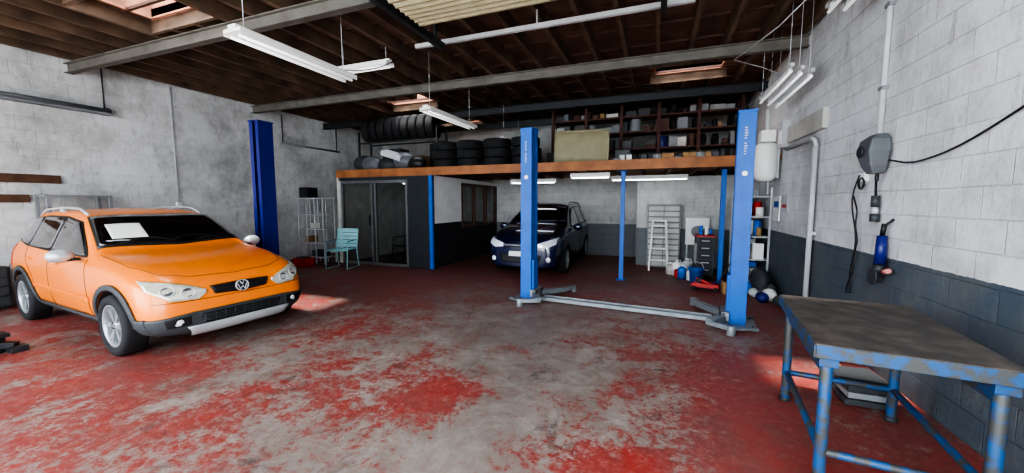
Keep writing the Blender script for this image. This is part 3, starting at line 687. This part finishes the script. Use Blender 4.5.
b.cyl((-.54,-.0,-.32),(-.54,0,.32),.02,'beige'); b.cyl((.54,0,-.32),(.54,0,.32),.02,'beige'); b.cyl((-.54,0,.33),(.54,0,.33),.02,'beige'); b.cyl((-.54,0,-.33),(.54,0,-.33),.02,'beige')
o=b.build(loc=(-1.5,7.95,2.64)); o.rotation_euler=(-.12,0,.1)
b=MB('storage_shelving'); x0,x1,y0,y1=-2.45,1.6,9.3,9.75
xsn=[x0+(x1-x0)*k/5 for k in range(6)]
for x in xsn:
    for y in (y0,y1): b.b2(x-.035,x+.035,y-.03,y+.03,2.27,3.72,'redwood')
for z in (2.32,2.72,3.1,3.45): b.b2(x0,x1,y0-.02,y1,z-.02,z+.02,'redwood')
cols=['cardboard','grey','black','navy','redwood','grey','clad','disc','bag','darksteel','black','bag','woodbrown','clad','dirtywhite']
for z in (2.34,2.74,3.12,3.47):
    x=x0+.08
    while x<x1-.15:
        w=random.uniform(.07,.3); h=random.uniform(.08,.3 if z<3.4 else .18); c=random.choice(cols)
        if random.random()<.25: b.cyl((x+w/2,9.5,z+.001),(x+w/2,9.5,z+h),w/2.2,c,14)
        elif random.random()<.15: b.tyre(T(x+w/2,9.5,z+.13,math.pi/2,0,math.pi/2+.2),.13,.1,.07)
        else: b.box((x+w/2,9.5,z+h/2+.001),(w,random.uniform(.2,.35),h),c,rot=(0,0,random.uniform(-.1,.1)))
        x+=w+random.uniform(.0,.04)
b.build(bevel=.003)
b=MB('mezzanine_clutter')
for i in range(16):
    x=-.75+i*.12; c=random.choice(['disc','grey','black','cardboard','disc','grey','darksteel'])
    if i%3==0: b.cyl((x,7.6,2.272),(x,7.6,2.272+random.uniform(.05,.2)),.09,c,18)
    else: b.box((x,7.62,2.272+.06),(.1,.16,.12),c,rot=(0,0,random.uniform(-.3,.3)))
b.build(bevel=.003)
# ---------------------------------------------------------------- back right area
b=MB('slatted_cabinet'); b.b2(-.2,.5,9.3,9.58,.02,1.46,'grey')
for k in range(11): b.b2(-.17,.47,9.28,9.302,.06+k*.126,.15+k*.126,'dirtywhite')
b.b2(.14,.16,9.27,9.3,.05,1.43,'grey'); b.build(bevel=.004)
b=MB('step_ladder')
for s in (-1,1):
    b.beam((.06+s*.19,8.85,0),(.06+s*.13,9.05,1.1),.03,.05,'white'); b.beam((.06+s*.19,9.24,0),(.06+s*.13,9.07,1.1),.025,.03,'alu')
for k in range(4): b.box((.06,8.87+k*.05,.24+k*.25),(.34-.03*k,.09,.03),'white')
b.box((.06,9.05,1.1),(.3,.16,.03),'white'); b.build()
b=MB('white_display_board'); b.b2(.62,1.1,9.45,9.5,.55,1.15,'white')
for s in (.66,1.06): b.b2(s-.015,s+.015,9.45,9.5,0,.55,'lgrey')
b.cyl((.86,9.44,.85),(.86,9.452,.85),.13,'grey',20); b.build(bevel=.003)
b=MB('tool_trolley'); b.b2(.74,1.04,8.1,8.6,.1,.85,'darksteel'); b.b2(.72,1.06,8.08,8.62,.84,.87,'red'); b.b2(.735,.74,8.12,8.58,.3,.7,'lgrey')
for k in range(5): b.b2(.77,1.01,8.09,8.102,.14+k*.14,.26+k*.14,'black'); b.b2(.82,.96,8.075,8.09,.2+k*.14,.215+k*.14,'silver')
for x in (.79,.99):
    for y in (8.16,8.54): b.cyl((x-.015,y,.05),(x+.015,y,.05),.05,'rubber',12)
b.cyl((.82,8.3,.87),(.82,8.3,1.05),.035,'blue',12); b.cyl((.92,8.3,.87),(.92,8.3,1.02),.035,'white',12); b.box((.96,8.47,.93),(.14,.2,.1),'blue'); b.build(bevel=.004)
def can(loc,r,h,c,cap='white'):
    b=MB('oil_can'); b.lathe([(0,0),(r,0),(r,h*.75),(r*.9,h*.85),(r*.35,h*.92),(r*.3,h),(0,h)],c,None,20); b.cyl((0,0,h),(0,0,h+.03),r*.35,cap,12); b.tube([(r*.3,0,h*.95),(r*.6,0,h*1.08),(r*.9,0,h*.86)],.01,cap); return b.build(loc=loc)
for l,r,h,c in [((.42,8.5,0),.09,.3,'white'),((.60,8.45,0),.1,.34,'lgrey'),((.50,8.15,0),.08,.25,'blue'),((.30,8.6,0),.09,.22,'dirtywhite'),((.64,8.05,0),.07,.2,'white'),((.42,8.25,0),.06,.18,'red')]: can(l,r,h,c)
b=MB('plastic_bucket'); b.lathe([(0,.005),(.1,.005),(.13,.26),(.14,.26),(.14,.28),(.125,.28),(.095,.02),(0,.02)],'blue',None,24); b.tube([(-.13,0,.26),(-.1,0,.36),(0,0,.4),(.1,0,.36),(.13,0,.26)],.005,'lgrey'); b.build(loc=(.72,7.8,0))
b=MB('trolley_jack'); b.box((0,0,.09),(.2,.42,.07),'red')
for sx in (-.11,.11):
    for sy in (-.17,.17): b.cyl((sx-.02,sy,.04),(sx+.02,sy,.04),.04,'rubber',12)
b.cyl((0,.1,.12),(0,.1,.2),.04,'darksteel'); b.beam((0,-.08,.12),(0,.16,.2),.06,.03,'red'); b.tube([(0,-.18,.12),(0,-.35,.5),(0,-.4,.7)],.012,'darksteel'); b.build(loc=(.82,7.2,0),rz=1.3,bevel=.005)
b=MB('supply_shelf')
for y in (7.7,8.7):
    for x in (1.40,1.82): b.b2(x-.015,x+.015,y-.015,y+.015,0,1.75,'lgrey')
for z in (.1,.5,.9,1.25,1.6): b.b2(1.39,1.83,7.69,8.71,z-.01,z+.01,'lgrey')
for z in (.111,.511,.911,1.261):
    y=7.72
    while y<8.6:
        w=random.uniform(.06,.16); h=random.uniform(.14,.3); c=random.choice(['blue','red','pink','white','lgrey','white','mint','clad'])
        for xx in (1.47,1.68):
            if random.random()<.4: b.cyl((xx,y+w/2,z),(xx,y+w/2,z+h),w/2.1,c,12)
            else: b.box((xx,y+w/2,z+h/2),(.16,w,h),c)
            c=random.choice(['blue','red','white','lgrey','white','cardboard'])
        y+=w+.015
b.build()
b=MB('rubbish_bags')
for (x,y,r,c) in [(1.62,7.35,.17,'white'),(1.42,7.2,.13,'blue'),(1.66,7.0,.15,'bag'),(1.36,7.45,.13,'navy'),(1.64,6.72,.12,'white'),(1.48,6.95,.09,'lgrey'),(1.52,6.6,.1,'navy'),(1.7,6.45,.09,'clad'),(1.6,7.15,.28,'clad')]: b.ell((x,y,r*.8),(r*.9 if r<.2 else .14,r*1.1,r*.8),c,seg=14,rings=9)
b.build()
b=MB('cardboard_box'); b.b2(1.05,1.26,6.95,7.2,0,.2,'cardboard'); b.b2(1.1,1.2,6.95,7.2,.2,.205,'plank'); b.build(bevel=.003)
b=MB('wall_poster'); b.b2(XR-.02,XR-.002,7.25,7.6,1.2,1.6,'white'); b.b2(XR-.022,XR-.018,7.3,7.55,1.42,1.52,'blue'); b.build()
b=MB('wall_poster'); b.b2(XR-.02,XR-.002,6.85,7.15,1.35,1.62,'lgrey'); b.b2(XR-.022,XR-.018,6.9,7.1,1.42,1.47,'red'); b.build()
b=MB('water_heater'); b.lathe([(0,0),(.1,.01),(.15,.06),(.16,.12),(.16,.52),(.15,.58),(.1,.62),(0,.63)],'white',None,28); b.box((0,0,.72),(.2,.2,.18),'white'); b.cyl((0,0,.6),(0,0,1.15),.03,'lgrey'); b.cyl((.05,0,.05),(.05,0,-.2),.012,'lgrey'); b.box((.13,0,.3),(.1,.1,.5),'lgrey'); b.build(loc=(1.63,7.35,1.84),bevel=.004)
b=MB('electric_box'); b.b2(XR-.1,XR-.002,7.0,7.2,2.35,2.75,'lgrey'); b.b2(XR-.11,XR-.1,7.03,7.17,2.4,2.6,'white'); b.build(bevel=.005)
b=MB('trim_3'); b.b2(XR-.06,XR,5.6,6.9,2.38,2.62,'dirtywhite'); b.build(bevel=.006)
b=MB('drain_pipe'); b.cyl((1.79,5.75,.25),(1.79,5.75,2.2),.03,'lgrey',14); b.b2(1.76,1.845,5.71,5.79,1.1,1.14,'lgrey'); b.tube([(1.79,5.75,2.18),(1.79,5.77,2.26),(1.79,5.9,2.3),(1.79,6.9,2.3)],.03,'lgrey',10); b.build()
b=MB('wall_conduit'); b.cyl((1.825,4.38,2.08),(1.825,4.38,3.9),.022,'lgrey',12)
for z in (2.5,3.2,3.7): b.b2(1.8,1.848,4.34,4.42,z-.015,z+.015,'grey')
b.build()
b=MB('cable_reel'); vs=[]
for z,w,d in ((-.17,.055,.07),(-.10,.09,.10),(.02,.12,.13),(.12,.11,.11),(.17,.06,.06)):
    vs+=[(-d,-w,z),(.02,-w,z),(.02,w,z),(-d,w,z)]
fs=[]
for j in range(4):
    for k in range(4): fs.append((j*4+k,j*4+(k+1)%4,(j+1)*4+(k+1)%4,(j+1)*4+k))
fs+=[(0,1,2,3),(16,17,18,19)]; b.add(vs,fs,'bag'); b.cyl((-.13,0,.02),(-.155,0,.02),.05,'darksteel',20); b.cyl((-.02,-.02,-.17),(-.02,-.02,-.24),.015,'black'); b.b2(.0,.045,.02,.14,-.0,.14,'lgrey'); b.build(loc=(1.80,4.28,1.92),bevel=.012)
b=MB('wall_cable'); pts=[]
for i in range(26):
    t=i/25; y=4.2-2.9*t; z=1.86-.085*math.sin(min(1,t*2.2)*math.pi)+.5*max(0,t-.1); pts.append((1.825,y,z))
b.tube(pts,.007,'black',8); b.build()
b=MB('hanging_cable_loop'); pts=[]
for i in range(30):
    t=i/29; pts.append((1.80-.02*math.sin(t*5),4.62+.06*math.sin(t*9)+.03*t,1.76-1.15*t))
for i in range(24):
    t=i/23; pts.append((1.79,4.68-.12*math.sin(t*3)+.02*math.sin(t*20),.61+.95*t))
b.tube(pts,.007,'black',6); b.lathe([(.05,-.01),(.06,0),(.05,.01),(.04,0)],'black',T(1.81,4.6,1.68,0,math.pi/2,0),20,close=True); b.b2(1.81,1.848,4.56,4.66,1.7,1.78,'white'); b.build()
b=MB('trailing_socket'); b.cyl((1.8,4.32,1.72),(1.8,4.30,1.55),.009,'black'); b.cyl((1.8,4.30,1.56),(1.8,4.30,1.46),.03,'clad',14); b.cyl((1.8,4.30,1.46),(1.8,4.29,1.4),.022,'lgrey',14); b.cyl((1.8,4.29,1.4),(1.8,4.29,1.33),.035,'clad',14); b.build()
b=MB('angle_grinder'); b.cyl((1.79,4.12,1.22),(1.79,4.12,.98),.035,'navy',16,r2=.042); b.cyl((1.79,4.12,.98),(1.79,4.14,.88),.045,'darksteel',16,r2=.04); b.cyl((1.76,4.14,.87),(1.745,4.14,.87),.075,'clad',24); b.cyl((1.79,4.12,1.22),(1.79,4.10,1.32),.018,'black'); b.cyl((1.79,4.06,.92),(1.79,3.98,.94),.02,'pink',12); b.cyl((1.79,4.1,1.3),(1.848,4.1,1.36),.01,'darksteel'); b.build()
b=MB('ceiling_cable'); b.tube([(1.6,4.5,3.76),(1.2,5.2,3.45),(.9,6.0,3.4),(1.3,6.3,3.35),(1.7,6.6,3.25)],.006,'lgrey',6); b.build()
# ---------------------------------------------------------------- light
w=D.worlds.new('sky'); SC.world=w; w.use_nodes=True; nt=w.node_tree; bg=nt.nodes['Background']
bg.inputs[0].default_value=(.84,.92,1.0,1); bg.inputs[1].default_value=10.0
s=D.lights.new('sun','SUN'); s.energy=11; s.angle=.08; s.color=(1,.95,.88); so=D.objects.new('sun',s); SC.collection.objects.link(so); so.rotation_euler=Vector((.8,1.3,-4.2)).to_track_quat('-Z','Y').to_euler()
try:
    SC.view_settings.view_transform='AgX'; SC.view_settings.look='AgX - High Contrast'
except Exception as e: print(e)
# ---------------------------------------------------------------- camera
c=D.cameras.new('camera'); co=D.objects.new('camera',c); SC.collection.objects.link(co); co.location=(0,0,1.5)
co.rotation_euler=(math.radians(90-5.1),0,math.radians(20.8)); c.sensor_width=36; c.lens=36*381/1024; c.clip_start=.05; SC.camera=co
